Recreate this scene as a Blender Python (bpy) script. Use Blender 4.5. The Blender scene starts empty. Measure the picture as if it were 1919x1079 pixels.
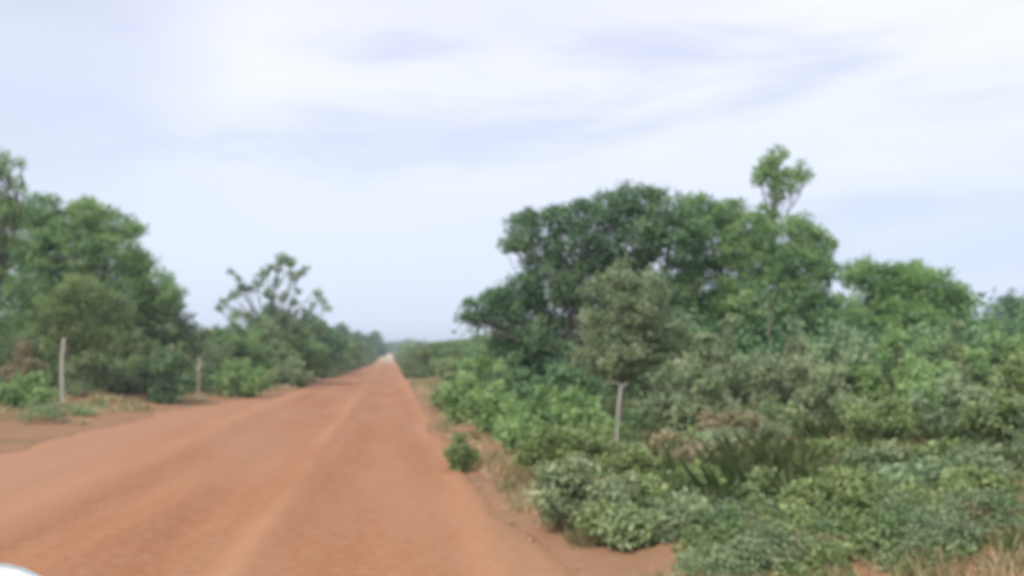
import bpy, bmesh, math, random
import numpy as np
from mathutils import Vector, Matrix

# ------------------------------------------------------------------ camera, sky, sun
SC = bpy.context.scene
COL = SC.collection
W0, H0, F = 1919.0, 1079.0, 1662.0          # photograph size and focal length in its pixels
VPX, HOR = 731.0, 662.0                     # end of the road, eye level
CAM = np.array([0.0, 0.0, 1.8])
yaw = math.atan((W0/2 - VPX)/F)
pitch = math.atan((HOR - H0/2)/math.hypot(F, W0/2 - VPX))
cam_d = bpy.data.cameras.new('camera')
cam = bpy.data.objects.new('camera', cam_d); COL.objects.link(cam)
cam.location = CAM
cam.rotation_euler = (math.pi/2 + pitch, 0, -yaw)
cam_d.sensor_width = 36; cam_d.lens = 36*F/W0
cam_d.clip_start = 0.05; cam_d.clip_end = 5000
cam_d.dof.use_dof = True                    # the photograph is a soft, slightly defocused video frame
cam_d.dof.focus_distance = 1.2
cam_d.dof.aperture_fstop = 4.0
SC.camera = cam
SC.view_settings.view_transform = 'Standard'
SC.view_settings.look = 'None'
SC.view_settings.exposure = 0.45
SC.view_settings.gamma = 1
SC.cycles.max_bounces = 10; SC.cycles.diffuse_bounces = 8
SC.cycles.transparent_max_bounces = 4
SC.cycles.volume_bounces = 0
SC.cycles.use_denoising = True

SUN_EL, SUN_AZ = 48, -140                    # azimuth from +Y towards +X, degrees
wd = bpy.data.worlds.new('World'); SC.world = wd; wd.use_nodes = True
nt = wd.node_tree; nt.nodes.clear()
def N(t, kind, **kw):
    n = t.nodes.new(kind)
    for k, v in kw.items():
        if k.startswith('i_'):
            n.inputs[k[2:].replace('_', ' ')].default_value = v
        else: setattr(n, k, v)
    return n
def L(t, a, b): t.links.new(a, b)
out = N(nt, 'ShaderNodeOutputWorld'); bg = N(nt, 'ShaderNodeBackground'); bg.inputs['Strength'].default_value = 0.1
sky = N(nt, 'ShaderNodeTexSky', sky_type='NISHITA', sun_disc=False)
sky.sun_elevation = math.radians(SUN_EL); sky.sun_rotation = math.radians(SUN_AZ)
sky.air_density = 1.0; sky.dust_density = 1.5
tc = N(nt, 'ShaderNodeTexCoord')
sep = N(nt, 'ShaderNodeSeparateXYZ'); L(nt, tc.outputs['Generated'], sep.inputs[0])
def math_n(t, op, a, b=None, clamp=False):
    n = N(t, 'ShaderNodeMath', operation=op, use_clamp=clamp)
    for i, v in enumerate((a, b)):
        if v is None: continue
        if isinstance(v, (int, float)): n.inputs[i].default_value = v
        else: L(t, v, n.inputs[i])
    return n.outputs[0]
yy = math_n(nt, 'ADD', math_n(nt, 'ABSOLUTE', sep.outputs['Y']), 0.5)
comb = N(nt, 'ShaderNodeCombineXYZ'); L(nt, math_n(nt, 'DIVIDE', sep.outputs['X'], yy), comb.inputs[0]); L(nt, math_n(nt, 'MULTIPLY', sep.outputs['Z'], 3.6), comb.inputs[1]); L(nt, sep.outputs['Y'], comb.inputs[2])
n1 = N(nt, 'ShaderNodeTexNoise', i_Scale=3.1, i_Detail=7.0, i_Roughness=0.55, i_Distortion=0.35); L(nt, comb.outputs[0], n1.inputs['Vector'])
n2 = N(nt, 'ShaderNodeTexNoise', i_Scale=1.3, i_Detail=3.0, i_Roughness=0.5)
mp = N(nt, 'ShaderNodeMapping'); mp.inputs['Location'].default_value = (5.3, 2.7, 0); L(nt, comb.outputs[0], mp.inputs[0]); L(nt, mp.outputs[0], n2.inputs['Vector'])
cr = N(nt, 'ShaderNodeValToRGB'); L(nt, n2.outputs['Fac'], cr.inputs[0])      # cover: thin to thick cloud
cr.color_ramp.elements[0].position = 0.28; cr.color_ramp.elements[0].color = (.80, .80, .80, 1)
cr.color_ramp.elements[1].position = 0.52; cr.color_ramp.elements[1].color = (1, 1, 1, 1)
cc = N(nt, 'ShaderNodeValToRGB'); L(nt, n1.outputs['Fac'], cc.inputs[0])      # colour of the cloud sheet
cc.color_ramp.elements[0].position = 0.36; cc.color_ramp.elements[0].color = (.69, .74, .95, 1)
cc.color_ramp.elements[1].position = 0.66; cc.color_ramp.elements[1].color = (.91, .94, 1.06, 1)
e = cc.color_ramp.elements.new(0.5); e.color = (.87, .90, 1.07, 1)
hz = N(nt, 'ShaderNodeMapRange', i_From_Min=0.0, i_From_Max=0.34); L(nt, sep.outputs['Z'], hz.inputs[0])
hm = N(nt, 'ShaderNodeMix', data_type='RGBA'); L(nt, hz.outputs[0], hm.inputs['Factor'])
hm.inputs['A'].default_value = (.72, .82, .99, 1); L(nt, cc.outputs[0], hm.inputs['B'])
sc10 = N(nt, 'ShaderNodeVectorMath', operation='SCALE'); sc10.inputs['Scale'].default_value = 7.9; L(nt, hm.outputs['Result'], sc10.inputs[0])
_gd = Vector((-.40*math.cos(yaw)*1 + math.sin(yaw)*.85 - .12, math.cos(yaw)*.85 + .08, .36)).normalized()      # a thin place in the cloud where blue shows
dp = N(nt, 'ShaderNodeVectorMath', operation='DOT_PRODUCT'); L(nt, tc.outputs['Generated'], dp.inputs[0]); dp.inputs[1].default_value = _gd
gp = N(nt, 'ShaderNodeMapRange', interpolation_type='SMOOTHSTEP', i_From_Min=0.97, i_From_Max=1.0, i_To_Min=1.0, i_To_Max=0.74); L(nt, math_n(nt, 'ADD', dp.outputs['Value'], math_n(nt, 'MULTIPLY', math_n(nt, 'SUBTRACT', n1.outputs['Fac'], .5), .03)), gp.inputs[0])
cv = math_n(nt, 'MULTIPLY', cr.outputs[0], gp.outputs[0])
mx = N(nt, 'ShaderNodeMix', data_type='RGBA'); L(nt, cv, mx.inputs['Factor'])
L(nt, sky.outputs[0], mx.inputs['A']); L(nt, sc10.outputs[0], mx.inputs['B'])
L(nt, mx.outputs['Result'], bg.inputs[0]); L(nt, bg.outputs[0], out.inputs[0])

sl = bpy.data.lights.new('sun', 'SUN'); sl.energy = 3.0; sl.angle = math.radians(20); sl.color = (1, .95, .88)
so = bpy.data.objects.new('sun', sl); COL.objects.link(so)
_az, _el = math.radians(SUN_AZ), math.radians(SUN_EL)
sdir = Vector((math.sin(_az)*math.cos(_el), math.cos(_az)*math.cos(_el), math.sin(_el)))
so.rotation_euler = sdir.to_track_quat('Z', 'Y').to_euler(); so.location = (-20, 10, 40)

# ------------------------------------------------------------------ helpers
_R = Matrix.Rotation(-yaw, 3, 'Z') @ Matrix.Rotation(math.pi/2 + pitch, 3, 'X')
_R = np.array(_R)
def ray(px, py):
    return _R @ np.array([(px - W0/2)/F, (H0/2 - py)/F, -1.0])
def at(px, py, Y):
    d = ray(px, py); return CAM + d*(Y/d[1])

def hsh(i, j, s):
    v = np.sin(i*127.1 + j*311.7 + s*74.7)*43758.5453
    return v - np.floor(v)
def vnoise(x, y, s=0):
    x = np.asarray(x, float); y = np.asarray(y, float)
    i, j = np.floor(x), np.floor(y); fx, fy = x - i, y - j
    fx = fx*fx*(3 - 2*fx); fy = fy*fy*(3 - 2*fy)
    a, b, c, d = hsh(i, j, s), hsh(i+1, j, s), hsh(i, j+1, s), hsh(i+1, j+1, s)
    return (a*(1-fx) + b*fx)*(1-fy) + (c*(1-fx) + d*fx)*fy
def fbm(x, y, s=0, o=4):
    t = 0; a = .5
    for k in range(o):
        t = t + a*(vnoise(np.asarray(x)*2**k, np.asarray(y)*2**k, s + k) - .5); a *= .5
    return t
def sstep(a, b, x):
    t = np.clip((np.asarray(x, float) - a)/(b - a), 0, 1); return t*t*(3 - 2*t)
def right_edge(y): return 1.25 + .75*fbm(np.asarray(y)*.5, 0*np.asarray(y), 5) + .75*sstep(12, 5, y)
def left_edge(y):
    y = np.asarray(y, float)
    return np.interp(y, [0, 12, 16, 20, 29, 41, 60, 90, 140], [-8.8, -7.9, -7.5, -7.2, -6.6, -4.9, -4.0, -3.5, -3.2]) + 1.7*fbm(y*.28, 0*y, 9)
def height(x, y):
    x = np.asarray(x, float); y = np.asarray(y, float)
    h = 1.25*sstep(190, 390, y) - 2.5*sstep(400, 900, y)
    rr = x - right_edge(y); ll = left_edge(y) - x
    h = h + .42*sstep(.1, 4.5, rr) + .34*sstep(-.2, 4, ll)
    h = h + .30*fbm(x*.35, y*.35, 21)*sstep(0, 2, np.maximum(rr, ll)) + .10*fbm(x*1.6, y*1.6, 22)*sstep(0, .8, np.maximum(rr, ll))
    # windrows of loose gravel thrown up between the wheel tracks
    g = lambda c, w: np.exp(-((x - c)/w)**2)
    wob = .22*fbm(y*.12, 0*y, 31)
    h = h + .075*g(-1.22 + wob, .20) + .05*g(-4.1 + wob, .5) + .03*g(.95, .25)
    h = h - .04*g(-.35 + wob, .38) - .04*g(-2.1 + wob, .38) - .02*g(-3.2 + wob, .35)
    h = h + .030*fbm(x*2.2, y*.22, 41) + .012*fbm(x*7, y*5, 43)
    return h
def gz(x, y): return float(height(x, y))

def tag(o, label=None, cat=None, group=None, kind=None):
    if label: o['label'] = label
    if cat: o['category'] = cat
    if group: o['group'] = group
    if kind: o['kind'] = kind
    return o
def empty(name, loc, label, cat, group=None):
    o = bpy.data.objects.new(name, None); COL.objects.link(o); o.location = loc
    o.empty_display_size = .3
    return tag(o, label, cat, group)
def mesh_obj(name, V, Fc, m, parent=None, smooth=False, attr=None):
    me = bpy.data.meshes.new(name)
    V = np.asarray(V, np.float32); Fc = np.asarray(Fc, np.int32)
    n, k = Fc.shape
    me.vertices.add(len(V)); me.vertices.foreach_set('co', V.ravel())
    me.loops.add(n*k); me.loops.foreach_set('vertex_index', Fc.ravel())
    me.polygons.add(n)
    me.polygons.foreach_set('loop_start', np.arange(0, n*k, k, dtype=np.int32))
    me.polygons.foreach_set('loop_total', np.full(n, k, np.int32))
    if smooth: me.polygons.foreach_set('use_smooth', np.ones(n, bool))
    me.update(calc_edges=True)
    if attr:
        for nm, arr in attr.items():
            a = me.attributes.new(nm, 'FLOAT', 'FACE'); a.data.foreach_set('value', np.asarray(arr, np.float32))
    if m: me.materials.append(m)
    o = bpy.data.objects.new(name, me); COL.objects.link(o)
    if parent: o.parent = parent
    return o

def new_mat(name):
    m = bpy.data.materials.new(name); m.use_nodes = True; m.node_tree.nodes.clear(); return m, m.node_tree
def ramp(t, fac, stops):
    r = N(t, 'ShaderNodeValToRGB'); L(t, fac, r.inputs[0]); e = r.color_ramp.elements
    e[0].position, e[0].color = stops[0][0], (*stops[0][1], 1); e[1].position, e[1].color = stops[-1][0], (*stops[-1][1], 1)
    for p, c in stops[1:-1]:
        q = e.new(p); q.color = (*c, 1)
    return r.outputs[0]
def leaf_mat(name, dark, mid, light, transl=.42, rough=.55):
    m, t = new_mat(name)
    at_ = N(t, 'ShaderNodeAttribute', attribute_name='tone')
    oi = N(t, 'ShaderNodeObjectInfo')
    ah = N(t, 'ShaderNodeAttribute', attribute_name='shift')
    v = math_n(t, 'ADD', at_.outputs['Fac'], math_n(t, 'MULTIPLY', math_n(t, 'SUBTRACT', oi.outputs['Random'], .5), .10), True)
    c = ramp(t, v, [(0, dark), (.5, mid), (1, light)])
    h1 = N(t, 'ShaderNodeHueSaturation'); L(t, c, h1.inputs['Color']); L(t, math_n(t, 'ADD', math_n(t, 'MULTIPLY', ah.outputs['Fac'], .018), .503), h1.inputs['Hue'])
    L(t, math_n(t, 'ADD', math_n(t, 'MULTIPLY', ah.outputs['Fac'], -.24), 1.12), h1.inputs['Value']); c = h1.outputs[0]
    p = N(t, 'ShaderNodeBsdfPrincipled', i_Roughness=rough); p.inputs['Specular IOR Level'].default_value = .35
    L(t, c, p.inputs['Base Color'])
    tr = N(t, 'ShaderNodeBsdfTranslucent'); hs = N(t, 'ShaderNodeHueSaturation', i_Saturation=1.15, i_Value=1.15); hs.inputs['Hue'].default_value = .49
    L(t, c, hs.inputs['Color']); L(t, hs.outputs[0], tr.inputs[0])
    mxs = N(t, 'ShaderNodeMixShader'); mxs.inputs[0].default_value = transl
    L(t, p.outputs[0], mxs.inputs[1]); L(t, tr.outputs[0], mxs.inputs[2])
    o = N(t, 'ShaderNodeOutputMaterial'); L(t, mxs.outputs[0], o.inputs[0]); return m
def bark_mat(name, a, b):
    m, t = new_mat(name)
    g = N(t, 'ShaderNodeTexCoord'); mpn = N(t, 'ShaderNodeMapping'); mpn.inputs['Scale'].default_value = (14, 14, 3); L(t, g.outputs['Object'], mpn.inputs[0])
    n = N(t, 'ShaderNodeTexNoise', i_Scale=1.0, i_Detail=4.0); L(t, mpn.outputs[0], n.inputs['Vector'])
    c = ramp(t, n.outputs['Fac'], [(.3, a), (.7, b)])
    p = N(t, 'ShaderNodeBsdfPrincipled', i_Roughness=.9); L(t, c, p.inputs['Base Color'])
    bp = N(t, 'ShaderNodeBump', i_Strength=.5, i_Distance=.02); L(t, n.outputs['Fac'], bp.inputs['Height']); L(t, bp.outputs[0], p.inputs['Normal'])
    o = N(t, 'ShaderNodeOutputMaterial'); L(t, p.outputs[0], o.inputs[0]); return m
def plain(name, col, rough=.5, metal=0, noise=0, coat=0):
    m, t = new_mat(name)
    p = N(t, 'ShaderNodeBsdfPrincipled', i_Roughness=rough, i_Metallic=metal); p.inputs['Coat Weight'].default_value = coat
    g = N(t, 'ShaderNodeTexCoord'); n = N(t, 'ShaderNodeTexNoise', i_Scale=6.0, i_Detail=3.0); L(t, g.outputs['Object'], n.inputs['Vector'])
    d = tuple(x*(1 - noise) for x in col)
    L(t, ramp(t, n.outputs['Fac'], [(.3, d), (.7, col)]), p.inputs['Base Color'])
    o = N(t, 'ShaderNodeOutputMaterial'); L(t, p.outputs[0], o.inputs[0]); return m

LM = {
 'green':  leaf_mat('leaf_green',  (0.117, 0.213, 0.083), (0.201, 0.320, 0.130), (0.354, 0.470, 0.206)),
 'sage':   leaf_mat('leaf_sage',   (.112, .172, .068), (.180, .250, .100), (.29, .35, .155)),
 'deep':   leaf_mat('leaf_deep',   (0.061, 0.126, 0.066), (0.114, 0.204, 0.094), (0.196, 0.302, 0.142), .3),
 'grey':   leaf_mat('leaf_grey',   (0.145, 0.210, 0.110), (0.226, 0.288, 0.158), (0.344, 0.393, 0.232)),
 'olive':  leaf_mat('leaf_olive',  (0.121, 0.180, 0.076), (0.211, 0.287, 0.135), (0.321, 0.378, 0.217)),
 'bright': leaf_mat('leaf_bright', (.115, .215, .075), (.20, .33, .115), (.32, .46, .20)),
 'brown':  leaf_mat('leaf_brown',  (0.175, 0.165, 0.090), (0.258, 0.235, 0.133), (0.350, 0.320, 0.190)),
 'blue':   leaf_mat('leaf_blue',   (0.125, 0.198, 0.104), (0.205, 0.293, 0.161), (0.373, 0.435, 0.257)),
 'straw':  leaf_mat('leaf_straw',  (.34, .33, .18), (.52, .45, .27), (.70, .58, .38), .45),
}
BARK = bark_mat('bark_brown', (.08, .07, .05), (.17, .15, .11))
BARK_PALE = bark_mat('bark_pale', (.26, .25, .20), (.46, .44, .36))

# ------------------------------------------------------------------ foliage and branch meshes
def leaf_quads(P, D, L_, W_, rng, up=.35, jit=.9):
    n = len(P)
    nn = D*.5 + rng.normal(0, jit, (n, 3)); nn[:, 2] += up
    nn /= np.linalg.norm(nn, axis=1)[:, None] + 1e-9
    t = rng.normal(0, 1, (n, 3)) + D*.6; t[:, 2] -= .25
    t -= (t*nn).sum(1)[:, None]*nn; t /= np.linalg.norm(t, axis=1)[:, None] + 1e-9
    b = np.cross(nn, t)
    l = (L_*rng.uniform(.5, 1.45, n))[:, None]; w = (W_*rng.uniform(.7, 1.2, n))[:, None]
    V = np.empty((n, 4, 3))
    V[:, 0] = P; V[:, 2] = P + t*l - nn*l*.12
    V[:, 1] = P + t*l*.45 + b*w*.5 + nn*w*.16
    V[:, 3] = P + t*l*.45 - b*w*.5 + nn*w*.16
    return V.reshape(-1, 3)
def subclumps(clumps, rs, cover, rng):
    """clumps: [(centre, R)] -> small leaf clusters spread through each clump's volume, denser at its surface"""
    C, R = [], []
    for c, r in clumps:
        n = max(4, int(cover*(r/rs)**2))
        d = rng.normal(0, 1, (n, 3)); d /= np.linalg.norm(d, axis=1)[:, None]
        rad = r*rng.uniform(.25, 1, n)**.55
        p = c + d*rad[:, None]*np.array([1, 1, .82]); C.append(p)
        R.append(rs*rng.uniform(.55, 1.35, n))
    return np.concatenate(C), np.concatenate(R)
def foliage(C, R, leaf, per, rng, wr=.58):
    """leaves of every cluster"""
    n = np.maximum(6, (per*(R/R.mean())**2*rng.uniform(.7, 1.3, len(R))).astype(int))
    idx = np.repeat(np.arange(len(C)), n); m = len(idx)
    d = rng.normal(0, 1, (m, 3)); d /= np.linalg.norm(d, axis=1)[:, None]
    P = C[idx] + d*(R[idx]*rng.uniform(0, 1, m)**.5)[:, None]*np.array([1, 1, .7])
    V = leaf_quads(P, d, leaf, leaf*wr, rng)
    tone = np.clip(.5 + (rng.uniform(-.5, .5, len(C))*.75)[idx] + rng.normal(0, .16, m), 0, 1)
    big = vnoise(C[:, 0]*1.1 + C[:, 2]*.6, C[:, 1]*1.1 + C[:, 2]*.9, 3)*2 - 1
    shift = np.clip(big*.8 + rng.normal(0, .35, len(C)), -1, 1)[idx]
    return V, np.arange(m*4).reshape(m, 4), tone, shift
class Tubes:
    def __init__(s): s.V, s.F, s.n = [], [], 0
    def add(s, pts, rad, k=6):
        pts = np.asarray(pts, float); m = len(pts)
        tan = np.gradient(pts, axis=0); tan /= np.linalg.norm(tan, axis=1)[:, None] + 1e-9
        ref = np.array([.3, .9, .1]) if abs(tan[0][2]) > .5 else np.array([0, 0, 1.])
        a = np.cross(tan, ref); a /= np.linalg.norm(a, axis=1)[:, None] + 1e-9; b = np.cross(tan, a)
        th = np.linspace(0, 2*math.pi, k, endpoint=False)
        ring = (a[:, None]*np.cos(th)[None, :, None] + b[:, None]*np.sin(th)[None, :, None])*np.asarray(rad)[:, None, None] + pts[:, None]
        s.V.append(ring.reshape(-1, 3))
        i = np.arange(m-1)[:, None]*k + np.arange(k)[None]; j = np.arange(m-1)[:, None]*k + (np.arange(k)[None] + 1) % k
        s.F.append((np.stack([i, j, j + k, i + k], -1).reshape(-1, 4)) + s.n); s.n += m*k
    def out(s): return np.concatenate(s.V), np.concatenate(s.F)
def limb(a, b, r0, r1, rng, n=6, sag=.12):
    a = np.asarray(a, float); b = np.asarray(b, float); t = np.linspace(0, 1, n)[:, None]
    ln = np.linalg.norm(b - a); w = rng.normal(0, sag*ln*.35, 3); w2 = rng.normal(0, sag*ln*.2, 3)
    p = a*(1-t) + b*t + w*np.sin(math.pi*t) + w2*np.sin(2*math.pi*t)
    return p, np.linspace(r0, r1, n)

def plant(name, base, clumps, label, cat, group=None, col='green', leaf=.10, rs=.28, cover=5.5, per=34,
          trunk_r=.09, stems=1, bark=None, seed=0, crown_name='crown', trunk_name='trunk', wr=.58, fork=.45, lean=0):
    """clumps in world coordinates; the Empty sits at the base"""
    rng = np.random.default_rng(seed + 1)
    base = np.array(base, float)
    cl = [(np.array(c, float) - base, r) for c, r in clumps]
    root = empty(name, base, label, cat, group)
    C, R = subclumps(cl, rs, cover, rng)
    if crown_name: # keep leaf clusters above the soil
        ok = C[:, 2] > .01; C, R = C[ok], R[ok]
    V, Fc, tone, shift = foliage(C, R, leaf, per, rng, wr)
    mesh_obj(crown_name, V, Fc, LM[col], root, attr={'tone': tone, 'shift': shift})
    T = Tubes(); cen = np.mean([c for c, r in cl], axis=0)
    used = 0
    for s in range(stems):
        off = np.array([rng.normal(0, .12), rng.normal(0, .12), -.15])*(s > 0)*min(1, cen[2]) + np.array([0, 0, -.12])
        f = fork*rng.uniform(.8, 1.15)
        top = np.array([cen[0]*(.5 if not lean else lean) + rng.normal(0, .1)*stems*min(1, cen[2]*.6), cen[1]*.5, max(.25, cen[2]*f)])
        r0 = trunk_r*(1 if s == 0 else rng.uniform(.6, .9))
        p, r = limb(off, top, r0*1.25, r0*.8, rng, 7); r[0] *= 1.25
        T.add(p, r, 8)
        for k in range(s, len(cl), stems):
            c, R_ = cl[k]
            p, r = limb(top, c, r0*.42, r0*.12, rng, 7); T.add(p, r, 6)
            idx = np.where(np.linalg.norm(C - c, axis=1) < R_*1.15)[0]
            rng.shuffle(idx)
            for q in idx[:max(4, int(12*R_))]:
                st = p[rng.integers(2, 6)]
                p2, r2 = limb(st, C[q], r0*.16 + .004, .004, rng, 4); T.add(p2, r2, 4)
    V, Fc = T.out()
    mesh_obj(trunk_name, V, Fc, bark or BARK, root, smooth=True)
    return root
def pxc(Y, lst):
    """clumps given by where they stand in depth Y: (px, py, radius px, depth offset)"""
    o = []
    for a in lst:
        px, py, r = a[:3]; dd = a[3] if len(a) > 3 else 0
        o.append((at(px, py, Y + dd), r/F*np.linalg.norm(ray(px, py))*(Y + dd)/ray(px, py)[1]))
    return o
def base_at(px, Y):
    x = at(px, HOR, Y)[0]; return (x, Y, gz(x, Y))

# ------------------------------------------------------------------ setting: ground, road
def grid(xs, ys, zf):
    X, Y = np.meshgrid(xs, ys); Z = zf(X, Y)
    V = np.stack([X, Y, Z], -1).reshape(-1, 3); nx = len(xs)
    i = (np.arange(len(ys)-1)[:, None]*nx + np.arange(nx-1)[None]).ravel()
    return V, np.stack([i, i+1, i+1+nx, i+nx], -1)
def geo(a, b, n): return np.geomspace(a, b, n)
xs = np.concatenate([-np.flip(geo(14.3, 950, 45)), np.arange(-14, 16.01, .12), geo(16.3, 950, 45)])
ys = np.concatenate([-np.flip(geo(3.3, 90, 16)), np.arange(-3, 30, .16), geo(30.2, 1500, 150)])
def road_mask(X, Y): return sstep(0, .35, right_edge(Y) - X)*sstep(0, .35, X - left_edge(Y))
def soil_mat(name, verge):
    m, t = new_mat(name)
    g = N(t, 'ShaderNodeNewGeometry'); sp = N(t, 'ShaderNodeSeparateXYZ'); L(t, g.outputs['Position'], sp.inputs[0])
    def noise(scale, detail=4, sc=(1, 1, 1), rough=.55):
        mpn = N(t, 'ShaderNodeMapping'); mpn.inputs['Scale'].default_value = sc; L(t, g.outputs['Position'], mpn.inputs[0])
        n = N(t, 'ShaderNodeTexNoise', i_Scale=scale, i_Detail=float(detail), i_Roughness=rough); L(t, mpn.outputs[0], n.inputs['Vector']); return n.outputs['Fac']
    def mixc(f, a, b, mode='MIX'):
        n = N(t, 'ShaderNodeMix', data_type='RGBA', blend_type=mode)
        if isinstance(f, float): n.inputs['Factor'].default_value = f
        else: L(t, f, n.inputs['Factor'])
        for nm, v in (('A', a), ('B', b)):
            if isinstance(v, tuple): n.inputs[nm].default_value = (*v, 1)
            else: L(t, v, n.inputs[nm])
        return n.outputs['Result']
    def rng_(v, a, b, c=0., d=1.):
        n = N(t, 'ShaderNodeMapRange', interpolation_type='SMOOTHSTEP', i_From_Min=a, i_From_Max=b, i_To_Min=c, i_To_Max=d); L(t, v, n.inputs[0]); return n.outputs[0]
    n_big = noise(.45, 4, (1, 1, 1) if verge else (1, .3, 1)); n_str = noise(1.1, 4, (1, .10, 1)); n_fine = noise(9, 6); n_grit = noise(60, 3)
    if not verge:
        c = ramp(t, n_str, [(.30, (0.245, 0.101, 0.044)), (.5, (0.280, 0.120, 0.053)), (.70, (0.325, 0.151, 0.073))])
        c = mixc(rng_(n_big, .42, .62), c, (0.289, 0.142, 0.073))
        # loose paler gravel on the windrows and on the left of the carriageway
        wx = math_n(t, 'ADD', sp.outputs['X'], math_n(t, 'MULTIPLY', math_n(t, 'SUBTRACT', n_big, .5), 1.2))
        def band(c0, w):
            d = math_n(t, 'ABSOLUTE', math_n(t, 'SUBTRACT', wx, c0)); return rng_(d, 0., w, 1., 0.)
        loose = math_n(t, 'MAXIMUM', math_n(t, 'MAXIMUM', band(-1.2, .33), band(-4.1, .6)), band(.95, .4))
        c = mixc(math_n(t, 'MULTIPLY', loose, .55), c, (0.369, 0.182, 0.091))
        c = mixc(math_n(t, 'MULTIPLY', rng_(wx, -3.9, -5.6), .6), c, (0.331, 0.176, 0.101))
        c = mixc(math_n(t, 'MULTIPLY', rng_(wx, .75, 1.3), .55), c, (0.283, 0.168, 0.080))
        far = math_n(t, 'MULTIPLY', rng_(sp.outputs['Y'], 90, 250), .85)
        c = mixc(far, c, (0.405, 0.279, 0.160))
        c = mixc(math_n(t, 'MULTIPLY', rng_(sp.outputs['Y'], 190, 235), .95), c, (0.491, 0.425, 0.258))  # far rise: pale sand, with the sky light it catches painted into the colour
    else:
        c = ramp(t, n_big, [(.32, (0.091, 0.074, 0.036)), (.48, (0.152, 0.105, 0.055)), (.62, (0.219, 0.120, 0.067))])
        patch = noise(.9, 5)
        c = mixc(rng_(patch, .45, .62), c, (0.091, 0.088, 0.039))
        edge = math_n(t, 'MULTIPLY', rng_(sp.outputs['X'], 9.0, 5.0), rng_(sp.outputs['X'], -19, -11))
        c = mixc(math_n(t, 'MULTIPLY', edge, rng_(patch, .70, .46, .5, 1.)), c, (0.261, 0.137, 0.075))
    c = mixc(rng_(n_fine, .35, .7, 0., .30), c, (0.377, 0.234, 0.145) if not verge else (0.219, 0.158, 0.088))
    c = mixc(rng_(n_grit, .56, .72, 0., .35), c, (0.170, 0.071, 0.036) if not verge else (0.079, 0.053, 0.026))
    p = N(t, 'ShaderNodeBsdfPrincipled', i_Roughness=.95); p.inputs['Specular IOR Level'].default_value = .2; L(t, c, p.inputs['Base Color'])
    b1 = N(t, 'ShaderNodeBump', i_Strength=.25, i_Distance=.025); L(t, n_fine, b1.inputs['Height'])
    b2 = N(t, 'ShaderNodeBump', i_Strength=.5, i_Distance=.008); L(t, n_grit, b2.inputs['Height']); L(t, b1.outputs[0], b2.inputs['Normal']); L(t, b2.outputs[0], p.inputs['Normal'])
    o = N(t, 'ShaderNodeOutputMaterial'); L(t, p.outputs[0], o.inputs[0]); return m
V, Fc = grid(xs, ys, lambda X, Y: height(X, Y) - .10*road_mask(X, Y))
tag(mesh_obj('ground', V, Fc, soil_mat('verge_soil', True), smooth=True), kind='structure')
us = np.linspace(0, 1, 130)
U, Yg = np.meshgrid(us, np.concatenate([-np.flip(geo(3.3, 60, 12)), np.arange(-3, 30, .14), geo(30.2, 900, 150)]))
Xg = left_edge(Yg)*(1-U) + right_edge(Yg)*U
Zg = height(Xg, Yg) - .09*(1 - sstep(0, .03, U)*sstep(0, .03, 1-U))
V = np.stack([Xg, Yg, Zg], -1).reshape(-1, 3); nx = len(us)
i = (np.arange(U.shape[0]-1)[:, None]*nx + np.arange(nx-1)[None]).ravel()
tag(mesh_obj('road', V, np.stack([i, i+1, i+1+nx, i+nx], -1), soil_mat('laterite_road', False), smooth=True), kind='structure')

# loose stones
rng = np.random.default_rng(4)
def stones(name, n, label):
    y = 5 + 30*rng.uniform(0, 1, n)**1.6; side = rng.uniform(0, 1, n)
    x = np.where(side < .5, right_edge(y) + rng.normal(0, .45, n), np.where(side < .75, -4.1 + rng.normal(0, .6, n), left_edge(y) + rng.normal(0, .9, n)))
    z = height(x, y); s = rng.gamma(2., .004, n) + .004
    octv = np.array([[1,0,0],[-1,0,0],[0,1,0],[0,-1,0],[0,0,1],[0,0,-1.]])
    octf = np.array([[0,2,4],[2,1,4],[1,3,4],[3,0,4],[2,0,5],[1,2,5],[3,1,5],[0,3,5]])
    V = (octv[None]*rng.uniform(.6, 1.3, (n, 6, 1))*s[:, None, None]*np.array([1, 1, .7]) + np.stack([x, y, z], -1)[:, None])
    Fc = octf[None] + np.arange(n)[:, None, None]*6
    o = mesh_obj(name, V.reshape(-1, 3), Fc.reshape(-1, 3), plain('stone_red', (.40, .24, .16), .9, noise=.4))
    tag(o, label, 'gravel', kind='stuff')
stones('gravel', 3500, 'loose red gravel scattered along the edges of the dirt road')

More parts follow.
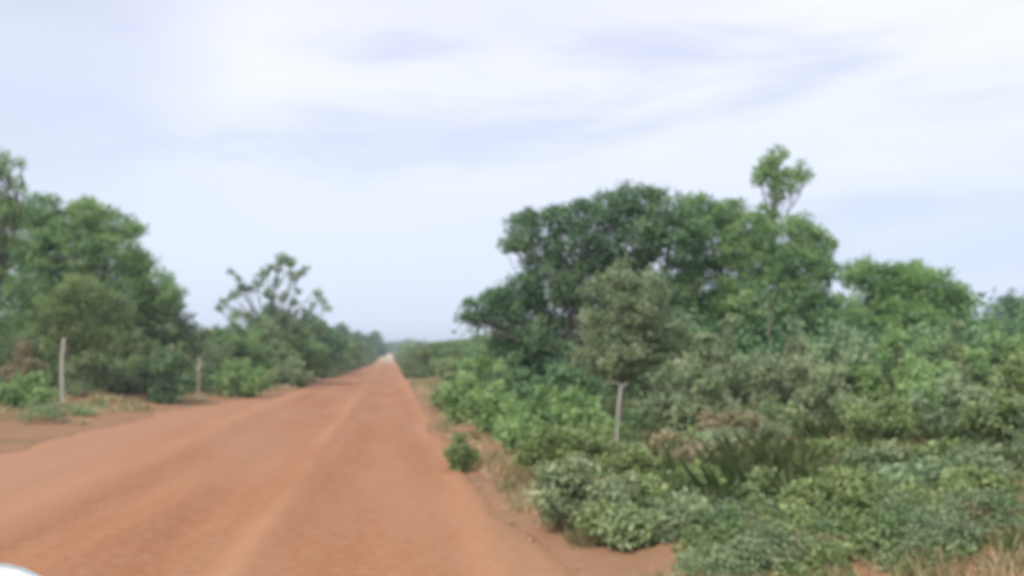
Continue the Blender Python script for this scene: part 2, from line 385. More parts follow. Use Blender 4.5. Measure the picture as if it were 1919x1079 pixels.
# ------------------------------------------------------------------ grass and low cover (uncountable)
def grass(name, n, yr, xf, hgt, blades, wid, col, label, seed, cat='grass', dens=1.0):
    rng = np.random.default_rng(seed)
    y = yr[0] + (yr[1]-yr[0])*rng.uniform(0, 1, n)**1.7; x = xf(y, rng)
    keep = vnoise(x*.8, y*.8, seed)*.6 + vnoise(x*2.5, y*2.5, seed+1)*.4 > .42/dens; x, y = x[keep], y[keep]; n = len(x)
    hh = hgt*rng.uniform(.4, 1.3, n)*(.6 + .8*vnoise(x*.5, y*.5, seed+3)); tone = np.clip(vnoise(x*.6, y*.6, seed+5)*.9 + rng.normal(0, .15, n), 0, 1)
    idx = np.repeat(np.arange(n), blades); m = len(idx)
    bx = x[idx] + rng.normal(0, .07, m); by = y[idx] + rng.normal(0, .07, m); bz = height(bx, by) - .01
    a = rng.uniform(0, 2*math.pi, m); ln = rng.uniform(.15, .75, m)*hh[idx]; H = hh[idx]*rng.uniform(.6, 1.15, m)
    w = wid*rng.uniform(.6, 1.3, m)*(1 + y[idx]/25)
    P = np.stack([bx, by, bz], -1); D = np.stack([np.cos(a), np.sin(a), 0*a], -1); S = np.stack([-np.sin(a), np.cos(a), 0*a], -1)
    mid = P + D*(ln*.35)[:, None] + np.array([0, 0, 1.])*(H*.6)[:, None]; tip = P + D*ln[:, None] + np.array([0, 0, 1.])*H[:, None]
    V = np.stack([P - S*w[:, None]*.5, P + S*w[:, None]*.5, mid + S*w[:, None]*.4, tip, mid - S*w[:, None]*.4], 1)
    Fc = np.arange(m*5).reshape(m, 5)
    o = mesh_obj(name, V.reshape(-1, 3), Fc, LM[col], attr={'tone': np.clip(tone[idx] + rng.normal(0, .12, m), 0, 1)})
    tag(o, label, cat, kind='stuff')
grass('grass', 14000, (1.0, 60), lambda y, r: right_edge(y) + .15 + 12*r.uniform(0, 1, len(y))**1.3, .16, 18, .008, 'straw', 'dry and green grass on the right verge', 11)
grass('grass', 7000, (1.0, 60), lambda y, r: right_edge(y) + .9 + 14*r.uniform(0, 1, len(y)), .15, 14, .009, 'green', 'fresh green weeds among the dry grass on the right verge', 12, dens=.9)
grass('grass', 2600, (8.5, 40), lambda y, r: right_edge(y) + 1.5 + 12*r.uniform(0, 1, len(y)), .30, 12, .005, 'sage', 'loose pale green grass among the shrubs on the right', 15)
grass('grass', 16000, (14, 90), lambda y, r: left_edge(y) - .3 - 14*r.uniform(0, 1, len(y))**1.1, .2, 14, .014, 'straw', 'straw coloured grass along the left verge', 13, dens=.72)
grass('grass', 6000, (60, 330), lambda y, r: np.where(r.uniform(0, 1, len(y)) < .5, left_edge(y) - 6*r.uniform(0, 1, len(y)), right_edge(y) + 6*r.uniform(0, 1, len(y))), .6, 12, .012, 'olive', 'far grass on both sides of the road', 14)

def cover_mass(name, spots, hrange, col, label, seed, leaf=.07, rs=.2, per=22, cat='undergrowth', cov=4):
    rng = np.random.default_rng(seed); C, R = [], []
    for (x, y, r, h) in spots:
        n = max(3, int(cov*(r/rs)**2))
        a = rng.uniform(0, 2*math.pi, n); q = r*rng.uniform(0, 1, n)**.5
        cx, cy = x + q*np.cos(a), y + q*np.sin(a)
        top = h*(1 - (q/r)**2*.7)
        C.append(np.stack([cx, cy, height(cx, cy) + top*rng.uniform(.1, 1, n)**.6], -1)); R.append(rs*rng.uniform(.5, 1.3, n))
    V, Fc, tone, shift = foliage(np.concatenate(C), np.concatenate(R), leaf, per, rng)
    tag(mesh_obj(name, V, Fc, LM[col], attr={'tone': tone, 'shift': shift}), label, cat, kind='stuff')
rng = np.random.default_rng(77)
# ground cover weeds on the right, in front of and between the shrubs
sp = []
for k in range(2300):
    y = (6.9 + 32*rng.uniform()**2.1) if k % 6 else rng.uniform(-3, 7.6); off = rng.uniform()**1.1*15; x = float(right_edge(y)) + .9 + off
    if abs(x - 7.4) < 1.8 and 13 < y < 16.5: continue
    if ((x - 5.0)/1.5)**2 + ((y - 11.3)/1.3)**2 < 1 or ((x - 2.1)/.9)**2 + ((y - 12.2)/3.2)**2 < 1: continue
    v = float(vnoise(x*.7, y*.7, 3))
    if v < (.56 if off < 1.2 else .33): continue
    top = .30 if 3.3 < x < 7.8 and y < 13.5 else .75
    sp.append((x, y, rng.uniform(.10, .38), (.12 + top*rng.uniform()**2*min(1, off/3))*(.6 + .7*v)))
cover_mass('low_weeds', sp[::4], None, 'sage', 'low leafy green weeds between the shrubs on the right verge', 5, .06, .10, 14)
cover_mass('low_weeds', sp[1::4], None, 'olive', 'low olive weeds mixed into the grass on the right verge', 6, .045, .09, 14)
cover_mass('low_weeds', sp[2::4], None, 'grey', 'low grey green weeds scattered on the right verge', 16, .05, .09, 14)
cover_mass('low_weeds', [q for q in sp[3::4][::3] if q[0] > 3.2], None, 'brown', 'withered reddish brown weeds on the right verge', 17, .05, .08, 12)
sp = []
for k in range(260):
    y = 22 + 60*rng.uniform(); x = min(float(left_edge(y)) - 1.2, -.30*y*(1 if y < 36 else 0)) - rng.uniform()*7
    sp.append((x, y, rng.uniform(.2, .7), rng.uniform(.15, .7)))
cover_mass('low_weeds', sp, None, 'olive', 'low olive weeds along the foot of the left bushes', 7, .08, .17, 16)
# background woodland, one mass each
def belt(xr, yr, n, h, r):
    o = []
    for k in range(n):
        x, y = rng.uniform(*xr), rng.uniform(*yr); o.append((x, y, r*rng.uniform(.7, 1.3), h*rng.uniform(.65, 1.1)))
    return o
cover_mass('woodland', belt((9, 34), (27, 46), 120, 3.0, 2.0) + belt((5.5, 9), (27, 60), 20, 2.2, 1.3) + belt((6, 17), (20, 24), 60, 2.5, 1.1), None, 'deep', 'dense dark thicket filling the space behind the right trees', 8, .17, .5, 22, 'thicket', 5)
bl = []
for k in range(170):
    y = rng.uniform(38, 130); bl.append((float(left_edge(y)) - 2.6 - rng.uniform(0, 4), y, rng.uniform(.8, 1.5), rng.uniform(1.8, 3.0)))
cover_mass('woodland', bl, None, 'green', 'unbroken green hedge of bushes behind the left roadside row', 19, .16, .4, 22, 'thicket', 5)
cover_mass('woodland', belt((-34, -13), (33, 60), 75, 2.9, 2.0) + belt((-24, -10), (38, 50), 80, 3.0, 1.5), None, 'olive', 'dense thicket filling the space behind the left trees', 9, .17, .5, 22, 'thicket', 5)
cover_mass('far_woodland', belt((-140, -12), (110, 300), 130, 5.0, 5.5) + belt((10, 200), (80, 300), 170, 4.3, 5.5) + belt((-90, 110), (420, 520), 110, 6.6, 7), None,
           'deep', 'far dark line of trees at the end of the road', 10, .7, 1.9, 22, 'woodland', 4)

# ------------------------------------------------------------------ the trees (pixel silhouettes placed at real depth and size)
TREES_L = 'trees left of the road'; TREES_R = 'trees right of the road'
# right, the big broad tree with dark knobbly top
Y = 24
plant('broad_tree', base_at(1190, Y), pxc(Y, [
    (1195, 375, 42, .6), (1140, 385, 38), (1250, 390, 42, .3), (1095, 400, 36, -.4), (1045, 415, 38, .4), (990, 418, 34, 0), (958, 452, 27, .4),
    (1010, 470, 34, .2), (1090, 460, 60, 0), (1180, 450, 70, .4), (1270, 450, 68, .2), (1030, 530, 58, .2), (980, 545, 44, .6), (1110, 540, 75, .5),
    (1200, 550, 80, .5), (930, 562, 32, .2), (893, 575, 27, -.2), (868, 592, 14, -.3), (1000, 600, 55, .7), (1070, 630, 60, 1), (985, 650, 50, 1.2), (1090, 700, 60, 1), (1180, 640, 70, 1), (900, 600, 22, 0), (950, 590, 34, 0), (950, 640, 40, .3), (1000, 640, 40, -.2), (1040, 690, 50, .2)]),
    'big broad tree with dark knobbly crown and a low branch reaching left over the verge', 'tree', None, 'deep', .105, .25, 7.5, 36, .12, 2, seed=1, fork=.3)
Y = 25
plant('broad_tree', base_at(1380, Y), pxc(Y, [
    (1310, 395, 40), (1355, 405, 40, .3), (1400, 430, 45, 0), (1330, 465, 60, 0), (1420, 490, 62, 0), (1500, 430, 34, .2), (1530, 455, 34, .4), (1500, 495, 58, .2),
    (1535, 500, 30, .5), (1300, 540, 70, .2), (1390, 570, 70, -.4), (1480, 570, 68, 0), (1540, 590, 60, .2), (1330, 630, 70, .4), (1430, 650, 70, .4), (1540, 670, 70, .5), (1350, 720, 60, .5), (1470, 730, 60, .6)]),
    'leafy green tree forming the right half of the tallest crown', 'tree', None, 'green', .105, .25, 7.5, 36, .15, 2, seed=2)
Y = 26.5
plant('slender_tree', base_at(1440, Y), pxc(Y, [
    (1455, 290, 20), (1438, 312, 22), (1425, 335, 16), (1458, 330, 20), (1492, 318, 18, .2), (1512, 330, 13), (1480, 345, 18, -.2), (1450, 350, 14), (1457, 366, 15), (1440, 395, 18, -.3), (1445, 430, 28, -.5), (1420, 470, 26, 0), (1462, 480, 24, -.1)]),
    'slender tree with a thin stem whose small tuft of leaves rises above all others', 'tree', None, 'green', .10, .2, 6.0, 26, .055, 1, None, seed=3, fork=.8)
Y = 17
plant('young_tree', base_at(1155, Y), pxc(Y, [
    (1170, 515, 34), (1130, 540, 34, .2), (1220, 540, 40), (1175, 575, 55, 0), (1120, 600, 40, .3), (1235, 610, 52, .2), (1160, 655, 55, 0), (1225, 680, 48, .3), (1110, 665, 36, .2), (1150, 705, 46, .5), (1240, 740, 44, .5), (1270, 640, 40, .6)]),
    'young grey green tree rising in front of the big dark tree', 'tree', None, 'grey', .085, .19, 5.8, 30, .045, 1, None, seed=4, fork=.6)
Y = 27
plant('round_tree', base_at(1700, Y), pxc(Y, [
    (1610, 510, 34), (1655, 530, 44), (1700, 540, 48), (1745, 540, 46), (1785, 565, 34), (1720, 505, 16, .3), (1640, 580, 50), (1710, 600, 58, -.4), (1775, 610, 42), (1670, 640, 55, -.2), (1750, 650, 55, 0), (1620, 700, 60, 0), (1700, 710, 60, 0), (1790, 690, 55, 0)]),
    'bright green rounded tree with an even dome top at the right', 'tree', None, 'bright', .11, .27, 8, 38, .12, 2, seed=5)
Y = 34
plant('dark_tree', base_at(1905, Y), pxc(Y, [
    (1905, 565, 24), (1885, 590, 26), (1925, 590, 34), (1960, 560, 34), (1850, 612, 26), (1905, 625, 44), (1960, 620, 44), (1840, 640, 30)]),
    'bluish dark tree cut by the right edge of the view', 'tree', None, 'deep', .13, .3, 6, 30, .12, 2, seed=6)
# left
Y = 38
plant('broad_tree', base_at(150, Y), pxc(Y, [
    (80, 400, 38), (160, 402, 36), (125, 425, 44), (205, 425, 40, .3), (245, 430, 22), (50, 440, 60, .2), (130, 480, 65, -.2), (215, 480, 55), (255, 490, 30, .3), (290, 530, 36), (325, 548, 22, -.3),
    (60, 530, 66), (150, 560, 70, -.3), (230, 560, 62, 0), (290, 575, 36, .3), (100, 610, 62, .2), (190, 620, 62, .2), (262, 612, 42, .5), (40, 650, 60, .5), (120, 680, 55, .4), (200, 680, 55, .4), (270, 660, 45, .4), (310, 610, 32, .4), (320, 575, 24)]),
    'big spreading green tree dominating the left side', 'tree', None, 'green', .12, .3, 7.5, 36, .17, 2, seed=7)
Y = 32
plant('tall_tree', base_at(-40, Y), pxc(Y, [
    (6, 298, 15), (40, 306, 8, .1), (-30, 330, 40), (14, 330, 14), (30, 345, 16), (-40, 400, 60), (15, 400, 28), (8, 460, 36), (-50, 480, 60), (0, 540, 46, .2), (-40, 600, 60)]),
    'tall green tree at the left edge with a ragged top above its neighbour', 'tree', None, 'green', .10, .24, 5.5, 28, .12, 1, seed=8)
Y = 50
plant('sparse_tree', base_at(520, Y), pxc(Y, [
    (530, 484, 12), (545, 490, 12), (520, 500, 10), (500, 503, 10), (490, 516, 9), (572, 506, 9), (560, 515, 8), (545, 515, 10), (483, 530, 10, .3), (452, 540, 11), (438, 552, 10), (420, 568, 10), (410, 578, 8), (434, 508, 8), (445, 520, 5), (470, 545, 9),
    (520, 530, 9), (505, 550, 12), (530, 555, 10), (500, 575, 12), (558, 545, 9), (552, 565, 9), (594, 548, 8, .2), (602, 562, 10), (613, 578, 7), (588, 570, 6), (545, 590, 15), (575, 585, 10), (440, 585, 12), (470, 592, 14), (515, 605, 24), (560, 612, 22), (480, 615, 22), (600, 615, 18)]),
    'sparse airy tree with separate leaf clusters showing sky behind the left bushes', 'tree', None, 'blue', .13, .20, 4.2, 20, .075, 2, seed=9, fork=.42)
Y = 31
plant('young_tree', base_at(118, Y), pxc(Y, [
    (150, 545, 34), (110, 565, 34), (190, 565, 36), (140, 600, 44), (85, 600, 30), (215, 610, 34), (180, 635, 30), (105, 640, 28)]),
    'light green young tree before the big left tree, above the pale upright stem', 'tree', None, 'sage', .10, .24, 5.2, 28, .06, 1, None, seed=10, fork=.62, lean=.1)

# ------------------------------------------------------------------ shrubs: each its own thing
def shrub(px, Y, top, halfw, col, label, seed, name='shrub', leaf=.08, rs=.19, cover=5.2, per=22, low=.15, group=None, stems=3, n=None, cat='shrub', wr=.58):
    """stands at pixel column px, depth Y; its top reaches row `top`; halfw in pixels"""
    rng = np.random.default_rng(seed*7 + 5)
    b = np.array(base_at(px, Y)); zt = at(px, top, Y)[2]; h = max(.3, zt - b[2]); w = halfw/F*Y*1.25
    n = n or int(9 + 6*w); cl = []
    for k in range(n):
        a = rng.uniform(0, 2*math.pi); q = rng.uniform(0, 1)**.6; f = (1 - .5*q*q)*rng.uniform(.72, 1.02)
        if k == 0: q, f = .1, 1.0
        bend = rng.uniform(.7, 1.3)
        for u in (.3, .55, .78, .97):
            r = min(w, h)*rng.uniform(.13, .26)*(1.15 - .55*u)
            cl.append(((b[0] + math.cos(a)*q*w*u**bend + rng.normal(0, .05)*w, b[1] + math.sin(a)*q*w*.85*u**bend, b[2] + max(r*.7, u*h*f - r*.8)), r))
    return plant(name, b, cl, label, cat, group, col, leaf, rs, cover, per, (.02 + .012*h)*min(1, h), stems, seed=seed, crown_name='foliage', trunk_name='stems', fork=.4, wr=wr)
S = [
 # px, Y, top, halfw, colour, label, kwargs     -- right side, near to far
 (1095, 9.0, 850, 96, 'grey', 'full grey green shrub nearest the road on the right, overhanging the bare verge', {}),
 (1190, 11.0, 838, 60, 'green', 'green shrub just behind the full grey green shrub nearest the road', {}),
 (1590, 8.0, 880, 92, 'green', 'bright leafy shrub at the bottom of the view with long upright leaves', dict(leaf=.12, wr=.32)),
 (1720, 8.4, 900, 80, 'blue', 'bluish green shrub beside the bright leafy one at the bottom', {}),
 (1870, 8.6, 860, 100, 'grey', 'dull grey green shrub in the bottom right corner', {}),
 (1425, 8.9, 950, 66, 'olive', 'low yellowish shrub in the dry grass left of the bright leafy one', {}),
 (1300, 11.0, 880, 46, 'brown', 'low withered brownish shrub under the young grey green tree', dict(cover=3, per=16)),
 (1370, 13.8, 770, 64, 'brown', 'brownish withering shrub at the foot of the leafy green tree', {}),
 (1450, 14.5, 750, 52, 'olive', 'small yellow green shrub above the bare earth patch', {}),
 (1640, 12.6, 742, 100, 'green', 'broad green shrub right of the bare earth patch', {}),
 (1790, 12.0, 700, 105, 'blue', 'tall bluish shrub in the right thicket below the dome shaped tree', {}),
 (1905, 11.5, 660, 95, 'green', 'fresh green shrub cut by the right edge', {}),
 (1480, 18.0, 590, 74, 'grey', 'tall pale leaved shrub under the slender tree', {}),
 (1580, 17.0, 600, 70, 'blue', 'tall bluish green shrub between the slender tree and the dome shaped tree', {}),
 (1550, 14.5, 680, 60, 'grey', 'pale grey shrub with upright shoots above the bare earth', {}),
 (1680, 16.5, 600, 84, 'green', 'dense green shrub in front of the dome shaped tree', {}),
 (1790, 18.0, 600, 76, 'olive', 'olive shrub in front of the dome shaped tree, on its right', {}),
 (1870, 17.0, 598, 66, 'green', 'tall green shrub below the bluish dark tree at the right edge', {}),
 (1370, 17.0, 590, 80, 'grey', 'tall greyish shrub under the middle of the big crown', {}),
 (1300, 19.0, 620, 70, 'green', 'deep green shrub between the young grey green tree and the leafy green tree', {}),
 (1290, 14.5, 665, 70, 'grey', 'grey green shrub right of the pale bare stem', {}),
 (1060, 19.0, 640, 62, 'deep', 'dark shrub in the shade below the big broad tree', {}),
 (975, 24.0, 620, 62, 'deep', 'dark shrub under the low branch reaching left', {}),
 (1080, 15.0, 730, 62, 'green', 'fresh green shrub left of the pale bare stem', {}),
 (1010, 17.0, 720, 60, 'green', 'green shrub below the dark shaded ones, away from the road', {}),
 (930, 18.5, 715, 56, 'green', 'round bright green shrub on the verge below the low branch', {}),
 (870, 22.0, 705, 44, 'green', 'small green shrub at the road edge in the middle distance', {}),
 (985, 15.0, 780, 44, 'green', 'low green shrub on the reddish verge above the gravel', {}),
 (866, 13.6, 812, 24, 'green', 'small low shrub at the right road edge, nearest to the bare road', dict(leaf=.05, rs=.08)),
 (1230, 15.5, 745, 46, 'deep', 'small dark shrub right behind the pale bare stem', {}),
 (900, 32.0, 645, 50, 'green', 'shrub past the low branch with a flat top', {}),
 (860, 42.0, 652, 36, 'olive', 'olive shrub past the low branch nearer the road', {}),
 (1290, 8.3, 960, 66, 'grey', 'rough grey green shrub at the bottom edge between two olive ones', {}),
 (1520, 7.9, 955, 60, 'green', 'small rough green shrub left of the bright leafy one at the bottom', {}),
 (1800, 7.8, 930, 74, 'green', 'rough green shrub at the bottom right, before the dull corner shrub', {}),
 (1200, 9.6, 905, 64, 'green', 'green shrub touching the right side of the full grey green one', {}),
 (1345, 12.6, 835, 50, 'grey', 'grey shrub in the dry patch below the brownish withering one', {}),
 (1030, 12.5, 800, 46, 'green', 'green shrub above the full grey green one, closer to the stem', {}),
 (1100, 12.8, 790, 54, 'green', 'leafy shrub just left of the foot of the pale dead stem', {}),
 (850, 27, 700, 30, 'olive', 'small olive shrub at the right road edge past the small green one', {}),
 (1180, 8.2, 968, 66, 'olive', 'low olive shrub at the bottom right of the full grey green one', {}),
 (1130, 8.3, 985, 46, 'green', 'small green shrub at the bottom edge beside the bare red soil', {}),
 (1310, 9.8, 905, 56, 'green', 'dull green low shrub between the grey green shrub and the yellowish one', {}),
 (1560, 10.6, 868, 46, 'green', 'small green shrub in front of the bare earth patch', {}),
 (1660, 9.8, 850, 66, 'grey', 'soft grey shrub rising behind the two lowest shrubs', {}),
 (1780, 9.6, 830, 70, 'green', 'green shrub with a few dead twigs near the right edge', {}),
 (1720, 14.0, 680, 72, 'green', 'mid green shrub under the dome shaped tree in the thicket', {}),
 (1870, 13.5, 690, 72, 'olive', 'tangled olive shrub near the right edge halfway up', {}),
 (1250, 12.5, 830, 50, 'brown', 'withered tan shrub right of the dead stem foot', dict(cover=4, per=18)),
 # left side
 (60, 20.0, 700, 55, 'green', 'fresh green shrub at the left edge above the bare shoulder', {}),
 (48, 23.0, 640, 26, 'brown', 'withered reddish brown shrub at the left edge', dict(cover=3.4, per=18)),
 (180, 26.0, 650, 55, 'olive', 'olive shrub under the big left tree', {}),
 (250, 27.0, 620, 52, 'olive', 'dull olive shrub under the right half of the big left tree', {}),
 (350, 30.0, 580, 62, 'grey', 'large smooth grey green bush right of the big left tree', {}),
 (310, 25.0, 660, 46, 'deep', 'dark shrub at the foot of the grey green left bush', {}),
 (430, 33.0, 592, 48, 'green', 'green bush between the grey green bush and the sparse airy tree', {}),
 (500, 37.0, 596, 50, 'olive', 'olive green bush right under the sparse airy tree', {}),
 (560, 42.0, 600, 46, 'green', 'green bush right of the sparse airy tree foot', {}),
 (455, 29.0, 670, 40, 'green', 'low green shrub hugging the left shoulder below the sparse tree', {}),
 (610, 55.0, 608, 40, 'deep', 'dark rounded bush where the left row starts to shrink', {}),
 (540, 36.0, 672, 34, 'olive', 'low olive shrub at the left edge of the road', {}),
]
for k, (px, Y, top, hw, col, lab, kw) in enumerate(S):
    if px < 700: Y *= 1.28
    if Y < 14 and col == 'green': col = 'sage'
    base = dict(leaf=.055 + .0024*Y, rs=.085 + .0045*Y) ; base.update(kw)
    shrub(px, Y, top, hw, col, lab, 100 + k, **base)

# pale dead stem with a broken cross branch
def dead_stem(px, Y, ptop, label, r=.035, cross=True, seed=3, bark=None):
    rng = np.random.default_rng(seed); b = np.array(base_at(px, Y)); z = at(px, ptop, Y)[2] - b[2]
    root = empty('dead_trunk', b, label, 'dead tree')
    T = Tubes(); p, r_ = limb((0, 0, -.1), (rng.normal(0, .03), 0, z), r*1.25, r*.8, rng, 8, .03); T.add(p, r_, 8)
    V, Fc = T.out(); mesh_obj('trunk', V, Fc, bark or BARK_PALE, root, smooth=True)
    T = Tubes(); top = p[-1]
    if cross:
        T.add(*limb(top, top + np.array([-.26, .05, .02]), r*.45, r*.3, rng, 5)); T.add(*limb(top, top + np.array([.12, -.05, .03]), r*.45, r*.3, rng, 5))
    T.add(*limb(p[5], p[5] + np.array([.15, .1, .35]), r*.5, r*.2, rng, 5))
    V, Fc = T.out(); mesh_obj('branch', V, Fc, bark or BARK_PALE, root, smooth=True)
dead_stem(1156, 13.6, 722, 'pale dead stem with a short broken cross branch in front of the right thicket', .021)
dead_stem(1443, 20.5, 560, 'tall thin grey stem standing in the shade between the tall pale shrubs', .03, False, 9, BARK)
dead_stem(121, 28.5, 632, 'pale upright stem below the light green young tree on the left', .055, False, 5)
dead_stem(372, 36, 668, 'thin pale dead stem before the large grey green left bush', .045, False, 6)

# ------------------------------------------------------------------ rows of farther trees, shrinking to the end of the road
def copy_tree(o, label, loc, rz, s, group):
    c = o.copy(); COL.objects.link(c); c.location = loc; c.rotation_euler = (0, 0, rz); c.scale = s
    c['label'] = label; c['group'] = group
    for ch in o.children:
        d = ch.copy(); COL.objects.link(d); d.parent = c
    return c
protos = []
for k, col in enumerate(['green', 'deep', 'sage']):
    rng = np.random.default_rng(300 + k); cl = []
    for q in range(11):
        a = rng.uniform(0, 2*math.pi); u = rng.uniform(.2, .95)
        cl.append(((400 + math.cos(a)*u*1.9, 400 + math.sin(a)*u*1.9, .9 + rng.uniform(0, 3.1)*(1 - .4*u*u)), rng.uniform(.6, 1.05)))
    cl.append(((400, 400, 3.5), .9))
    protos.append((plant('bushy_tree', (400, 400, 0), cl, 'x', 'tree', None, col, .2, .42, 4.6, 24, .12, 2, seed=300+k), 4.4))
rowL, rowR = 'far trees left of the road', 'far trees right of the road'
rng = np.random.default_rng(12)
first = {0: True, 1: True, 2: True}
def place(k, x, y, top_h, label, group):
    o, h0 = protos[k]; s = top_h/h0; sw = s*rng.uniform(.95, 1.25)
    loc = (x, y, gz(x, y) - .05); rz = rng.uniform(0, 6.28)
    if first[k]:
        first[k] = False; o.location = loc; o.rotation_euler = (0, 0, rz); o.scale = (sw, sw, s); o['label'] = label; o['group'] = group
    else: copy_tree(o, label, loc, rz, (sw, sw, s), group)
y = 50.0; kk = 0
ORD = ['nearest', 'second', 'third', 'fourth', 'fifth', 'sixth', 'seventh', 'eighth']; cnt = {}
def rl(side):
    c = cnt[side] = cnt.get(side, 0) + 1
    return '%s tree of the %s, counted from the camera' % (ORD[c-1], side) if c <= 8 else 'one of the small distant trees of the %s' % side
while y < 330:
    lx = left_edge(y) - 2.2 - rng.uniform(0, 1.2)
    hL = {0: 3.4, 1: 4.0, 2: 4.6}[kk % 3]*(1 if y > 60 else .95) + (0.8 if y > 150 else 0)
    place([0, 2, 1][kk % 3], lx, y, hL*rng.uniform(.85, 1.1), rl('left roadside row'), rowL)
    rx = float(right_edge(y)) + 2.0 + rng.uniform(0, 1.2)
    place([1, 0, 2][kk % 3], rx, y + 3, (2.3 if y < 140 else 3.2)*rng.uniform(.85, 1.15), rl('right roadside row'), rowR)
    if y < 160:
        place([1, 0, 2][kk % 3], rx + 5, y + 6, 3.0*rng.uniform(.85, 1.15), rl('taller row behind the right one'), rowR)
    y *= 1.085; kk += 1
for (px, Yd, top, k, lab) in [(640, 120, 614, 1, 'dark rounded tree standing clear of the left roadside row'), (705, 230, 626, 1, 'dark tree with a dome top beside the far end of the road, on its left'),
                              (785, 200, 643, 1, 'low dark tree just right of the far end of the road'), (822, 160, 641, 2, 'dark tree right of the far end of the road, nearer than its neighbour')]:
    x = at(px, HOR, Yd)[0]; place(k, x, Yd, 1.12*at(px, top, Yd)[2] - gz(x, Yd), lab, 'dark trees at the end of the road')

# ------------------------------------------------------------------ the white pickup, its bonnet just reaches into the view
WHITE = plain('white_paint', (.80, .80, .78), .25, 0, .06, .6); BLACK = plain('black_rubber', (.03, .03, .03), .8, 0, .3)
GLASS = plain('dark_glass', (.03, .035, .04), .08); STEEL = plain('wheel_steel', (.35, .35, .35), .4, .7, .2); LAMP = plain('lamp_glass', (.7, .7, .68), .1, 0, .1, 1)
PX = -1.39
pk = empty('pickup', (PX, 0, 0), 'white pickup in the bottom left corner, only the top of its bonnet showing', 'pickup')
def bm_obj(name, bm, m, parent, bevel=.02, smooth=True):
    if bevel: bmesh.ops.bevel(bm, geom=list(bm.edges), offset=bevel, segments=3, affect='EDGES', profile=.5)
    me = bpy.data.meshes.new(name); bm.to_mesh(me); bm.free(); me.materials.append(m)
    if smooth:
        for p in me.polygons: p.use_smooth = True
    o = bpy.data.objects.new(name, me); COL.objects.link(o); o.parent = parent; return o
def extr(profile, x0, x1, top_in=0):
    """side profile [(y,z)] extruded across; the high points lean inward by top_in"""
    bm = bmesh.new(); zs = [p[1] for p in profile]; z0, z1 = min(zs), max(zs)
    rows = []
    for x, s in ((x0, 1), (x1, -1)):
        rows.append([bm.verts.new((x + s*top_in*(z - z0)/(z1 - z0), y, z)) for y, z in profile])
    n = len(profile); bm.faces.new(rows[0]); bm.faces.new(list(reversed(rows[1])))
    for i in range(n): bm.faces.new((rows[0][i], rows[1][i], rows[1][(i+1) % n], rows[0][(i+1) % n]))
    bmesh.ops.recalc_face_normals(bm, faces=bm.faces); return bm
G = gz(PX, 1.5)
body = [(-2.3, .45), (-2.3, 1.0), (1.5, 1.0), (1.7, .98), (3.0, .92), (3.08, .80), (3.08, .50), (2.75, .45), (2.68, .66), (2.45, .82), (2.2, .82), (1.97, .66), (1.9, .40), (-.9, .40), (-.97, .66), (-1.2, .82), (-1.45, .82), (-1.68, .66), (-1.75, .45)]
bm_obj('body', extr([(y, z + G) for y, z in body], -.87, .87, .03), WHITE, pk, .015)
cab = [(-.75, 1.0), (-.68, 1.36), (-.45, 1.58), (.55, 1.60), (.85, 1.54), (1.5, 1.0)]
cb = bm_obj('cab', extr([(y, z + G) for y, z in cab], -.84, .84, .16), WHITE, pk, .02)
bm_obj('windscreen', extr([(y, z + G) for y, z in [(.97, 1.48), (1.46, 1.065), (1.49, 1.075), (1.0, 1.50)]], -.66, .66, .08), GLASS, pk, .004)
for s in (-1, 1):
    bm = bmesh.new()
    bmesh.ops.create_cube(bm, size=1, matrix=Matrix.Translation((s*.765, .30, 1.27 + G)) @ Matrix.Rotation(-s*.26, 4, 'Y') @ Matrix.Diagonal((.03, 1.1, .32, 1)))
    bm_obj('side_window', bm, GLASS, cb, .008)
# bonnet: crowned sheet with a raised centre
nu, nv = 33, 25; u = np.linspace(-1, 1, nu); v = np.linspace(0, 1, nv); UU, VV = np.meshgrid(u, v)
XX = UU*(.84 - .05*VV); YY = 1.47 + 1.58*VV
ZZ = G + 1.055 + .02*(1 - UU**2) - .075*VV**2 + (.098)*sstep(.62, .30, np.abs(UU))*sstep(0, .15, VV) - .10*sstep(.93, 1.0, VV) - .05*sstep(.9, 1, np.abs(UU))
top = np.stack([XX, YY, ZZ], -1).reshape(-1, 3); bot = top.copy(); bot[:, 2] -= .07
i = (np.arange(nv-1)[:, None]*nu + np.arange(nu-1)[None]).ravel(); q = np.stack([i, i+1, i+1+nu, i+nu], -1); nb = nu*nv
loop = list(range(nu)) + [r*nu + nu-1 for r in range(1, nv)] + list(range(nv*nu-2, (nv-1)*nu-1, -1)) + [r*nu for r in range(nv-2, 0, -1)]
side = [[loop[k], loop[(k+1) % len(loop)], loop[(k+1) % len(loop)] + nb, loop[k] + nb] for k in range(len(loop))]
mesh_obj('bonnet', np.concatenate([top, bot]), np.concatenate([q, q[:, ::-1] + nb, np.array(side)]), WHITE, pk, smooth=True)
bm = bmesh.new(); bmesh.ops.create_cube(bm, size=1, matrix=Matrix.Translation((0, 3.10, .56 + G)) @ Matrix.Diagonal((1.72, .16, .24, 1))); bm_obj('bumper', bm, STEEL, pk, .04)
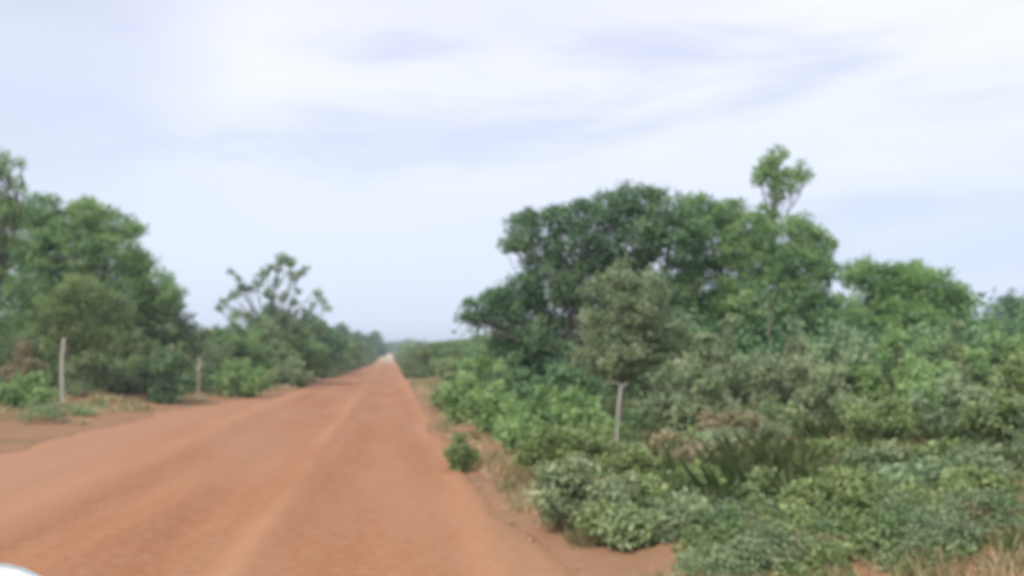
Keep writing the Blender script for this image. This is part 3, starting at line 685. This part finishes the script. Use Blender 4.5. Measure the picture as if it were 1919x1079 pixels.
bm = bmesh.new(); bmesh.ops.create_cube(bm, size=1, matrix=Matrix.Translation((0, 3.075, .80 + G)) @ Matrix.Diagonal((.95, .05, .18, 1))); bm_obj('grille', bm, BLACK, pk, .01)
for s in (-1, 1):
    bm = bmesh.new(); bmesh.ops.create_cube(bm, size=1, matrix=Matrix.Translation((s*.66, 3.06, .80 + G)) @ Matrix.Diagonal((.32, .08, .18, 1))); bm_obj('headlight', bm, LAMP, pk, .03)
    for y in (2.32, -1.32):
        prof = [(.20, -.09), (.33, -.12), (.375, -.09), (.385, 0), (.375, .09), (.33, .12), (.20, .09)]
        def lathe(prof, x, y, z, k=36):
            a = np.linspace(0, 2*math.pi, k, endpoint=False); P = []
            for r, w in prof: P.append(np.stack([np.full(k, x + w), y + r*np.cos(a), z + r*np.sin(a)], -1))
            V = np.concatenate(P); m = len(prof); Fq = []
            for j in range(m-1):
                for q_ in range(k): Fq.append([j*k + q_, j*k + (q_+1) % k, (j+1)*k + (q_+1) % k, (j+1)*k + q_])
            return V, np.array(Fq)
        w = mesh_obj('wheel', *lathe([(.001, -.07), (.14, -.07), (.19, -.05), (.215, -.085), (.215, .085), (.19, .05), (.14, .07), (.001, .07)], s*.80, y, .385 + G), STEEL, pk, smooth=True)
        mesh_obj('tyre', *lathe(prof, s*.80, y, .385 + G), BLACK, w, smooth=True)

# ------------------------------------------------------------------ haze
bm = bmesh.new(); bmesh.ops.create_cube(bm, size=1, matrix=Matrix.Translation((0, 720, 5.5)) @ Matrix.Diagonal((1960, 1720, 17, 1)))
me = bpy.data.meshes.new('haze'); bm.to_mesh(me); bm.free()
m, t = new_mat('haze_air'); pv = N(t, 'ShaderNodeVolumePrincipled'); pv.inputs['Color'].default_value = (.82, .88, .97, 1); pv.inputs['Density'].default_value = .0011; pv.inputs['Anisotropy'].default_value = .2
o = N(t, 'ShaderNodeOutputMaterial'); L(t, pv.outputs[0], o.inputs['Volume']); me.materials.append(m)
ho = bpy.data.objects.new('haze', me); COL.objects.link(ho); tag(ho, 'thin pale haze in the air over the road and trees', 'haze', kind='stuff')
